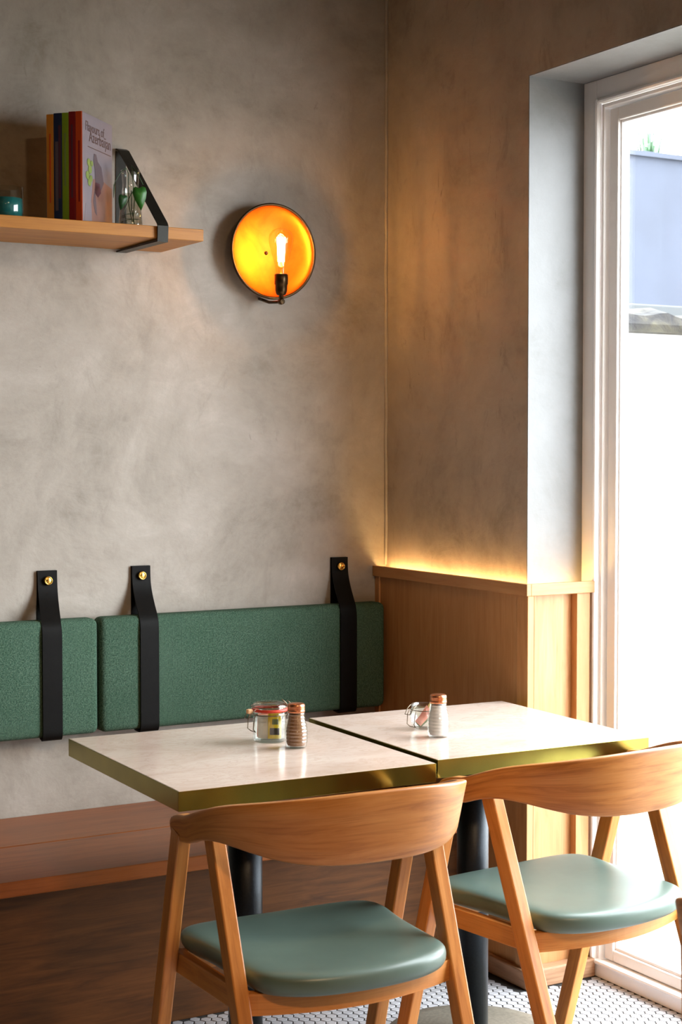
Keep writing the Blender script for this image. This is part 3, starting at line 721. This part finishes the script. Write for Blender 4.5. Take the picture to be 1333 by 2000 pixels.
m = MB(); m.lathe([(0, .001), (.034, .001), (.037, .004), (.0375, .010), (.0375, .056), (.0365, .062), (.0365, .068), (.0350, .068), (.0350, .061), (.0358, .055), (.0358, .010), (.034, .006), (0, .005)], 40); m.build('jar_body', M['jarglass'], j)
m = MB(); m.lathe([(.034, .0682), (.0395, .0682), (.0402, .0715), (.0395, .0745), (.034, .0745)], 40); m.build('rubber_seal', M['rubber'], j)
m = MB(); m.lathe([(.0395, .0748), (.0400, .079), (.0375, .0835), (.034, .0855), (.030, .0858), (.0285, .0835), (0, .0825), (0, .0805), (.032, .0805), (.036, .077), (.0375, .0748)], 40); m.build('glass_lid', M['jarglass'], j)
m = MB(); m.tube([((R) * math.cos(a * PI / 20), (R) * math.sin(a * PI / 20), .0615) for a in range(40)], .0011, 6, closed=True)
m.tube([(.041 * math.cos(a * PI / 20), .041 * math.sin(a * PI / 20), .0790) for a in range(40)], .0011, 6, closed=True)
clip_wires(m, R + .001, .066, PI * 1.02); clip_wires(m, R + .001, .078, 0.15); m.build('wire_clip', M['wire'], j)
m = MB(); m.box(-.058, -.046, -.010, .002, .066, .076, 0, .002); m.build('seal_tab', M['wood_tab'], j)
pk = empty('tea_packet', (-0.852, -0.893, TZ)); tag(pk, 'yellow packet with a black panel inside the clip-top jar', 'packet')
packet(pk, (.003, -.018, .036), 0, 0.02, -.5, .030, .056, M['yellow'], [(-.019, -.004, -.0105, .0105, M['black']), (.004, .016, -.006, .008, M['packgreen'])])
pk = empty('tea_packet', (-0.852, -0.893, TZ)); tag(pk, 'pale packets standing behind the yellow one in the clip-top jar', 'packet')
packet(pk, (-.014, -.002, .034), 0, 0, -.6, .030, .052, M['packwhite']); packet(pk, (.014, .006, .036), 0, 0, -.5, .030, .056, M['yellow']); packet(pk, (-.006, .012, .034), 0, .05, -.3, .034, .052, M['pink'])

j = empty('open_jar', (-0.470, -0.930, TZ)); tag(j, 'small open glass jar with pink and green sugar packets', 'jar')
m = MB(); m.lathe([(0, .001), (.020, .001), (.025, .004), (.0305, .014), (.033, .028), (.0325, .040), (.029, .046), (.029, .0575), (.0275, .0575), (.0275, .046), (.031, .039), (.0315, .028), (.029, .015), (.024, .006), (0, .005)], 40); m.build('jar_body', M['jarglass'], j)
m = MB(); m.tube([(.0305 * math.cos(a * PI / 20), .0305 * math.sin(a * PI / 20), .045) for a in range(40)], .0010, 6, closed=True); clip_wires(m, .031, .048, PI * 1.05); m.build('wire_clip', M['wire'], j)
pl = (-0.470, -0.930, TZ)
for nm, lc, ry, rz, mt, lb in (('sugar_packet', (-.006, -.010, .030), .75, -.4, 'pink', 'pink sugar packet leaning at the front of the open jar'), ('sugar_packet', (-.001, -.005, .024), .85, -.5, 'packgreen', 'green sugar packet lying low in the open jar'),
                           ('sugar_packet', (.004, .004, .030), .6, -.4, 'pink', 'pink sugar packet at the back of the open jar'), ('sugar_packet', (.016, -.002, .044), .55, -.6, 'lemon', 'yellow sugar packet sticking out of the open jar')):
    q = empty(nm, pl); tag(q, lb, 'packet', 'sugar packets in the open jar')
    packet(q, lc, 0, ry, rz, .018, .044, M[mt])

# ------------------------------------------------------------------ outside the door
m = MB(); m.box(0.25, 14, -9, 9, -0.10, -0.02); S(m.build('ground', M['paving']))
gw = empty('garden_wall', (3, 1.0, 0)); tag(gw, 'white rendered garden wall with a weathered stone coping seen through the door', 'wall')
m = MB(); m.box(-2.64, 9, 0.05, 0.30, -0.02, 1.85); m.build('wall_body', M['render'], gw)
m = MB(); m.box(-2.64, 9, 0.0, 0.05, -0.02, 1.59, 0, .008); m.build('plinth', M['render'], gw)
def rough_coping():
    b = bmesh.new(); b.loops.layers.uv.verify(); N = 90; rows = []
    for i in range(N + 1):
        x = -1.66 + 3.6 * i / N; w1 = .012 * math.sin(x * 9) + .018 * math.sin(x * 23 + 1) + .008 * random.random()
        rows.append([b.verts.new((x, y, z)) for y, z in ((-.04, 1.85 + .004 * random.random()), (-.05, 1.88), (-.03, 1.915 + w1 * .6), (.08, 1.935 + w1), (.25, 1.94 + w1), (.36, 1.90), (.36, 1.85))])
    for i in range(N):
        for k in range(7):
            b.faces.new([rows[i][k], rows[i][(k + 1) % 7], rows[i + 1][(k + 1) % 7], rows[i + 1][k]])
    b.faces.new(rows[0]); b.faces.new(rows[-1]); bmesh.ops.recalc_face_normals(b, faces=b.faces); b.normal_update(); uvbox(b, 0); m = MB(); m.join(b); return m
rough_coping().build('stone_coping', M['coping'], gw)
m = MB(); m.box(1.0, 12, 6.0, 6.4, -0.02, 3.72); m.box(1.0, 12, 5.96, 6.44, 3.72, 3.76); tag(m.build('blue_building', M['bluewall']), 'plain blue building beyond the garden wall', 'building')
m = MB(); m.box(4.1, 4.83, 3.9, 4.3, -0.02, 2.30, 0, .01); tag(m.build('utility_box', M['greyblock']), 'grey metal box standing behind the garden wall', 'box')
m = MB(); m.lathe([(.045, -0.02), (.045, 3.0)], 20, cap=True)
for k in range(4): m.lathe([(.045, .5 + k * .7), (.054, .505 + k * .7), (.054, .55 + k * .7), (.045, .555 + k * .7)], 20)
dp = m.build('downpipe', M['greyblock']); tag(dp, 'grey-blue downpipe outside at the right edge', 'pipe'); dp.location = (2.125, 0.80, 0)
sb = empty('roof_shrub', (6.35, 6.2, 3.76)); tag(sb, 'tiny tufts of plant growing on top of the blue building', 'plant')
m = MB()
for k in range(26):
    a = random.random() * 2 * PI; q = random.random() * .12; h = .08 + random.random() * .14
    m.tube([(q * math.cos(a), q * math.sin(a), 0), (1.5 * q * math.cos(a), 1.5 * q * math.sin(a), h)], .008, 4)
m.build('stem', M['leafdark'], sb)
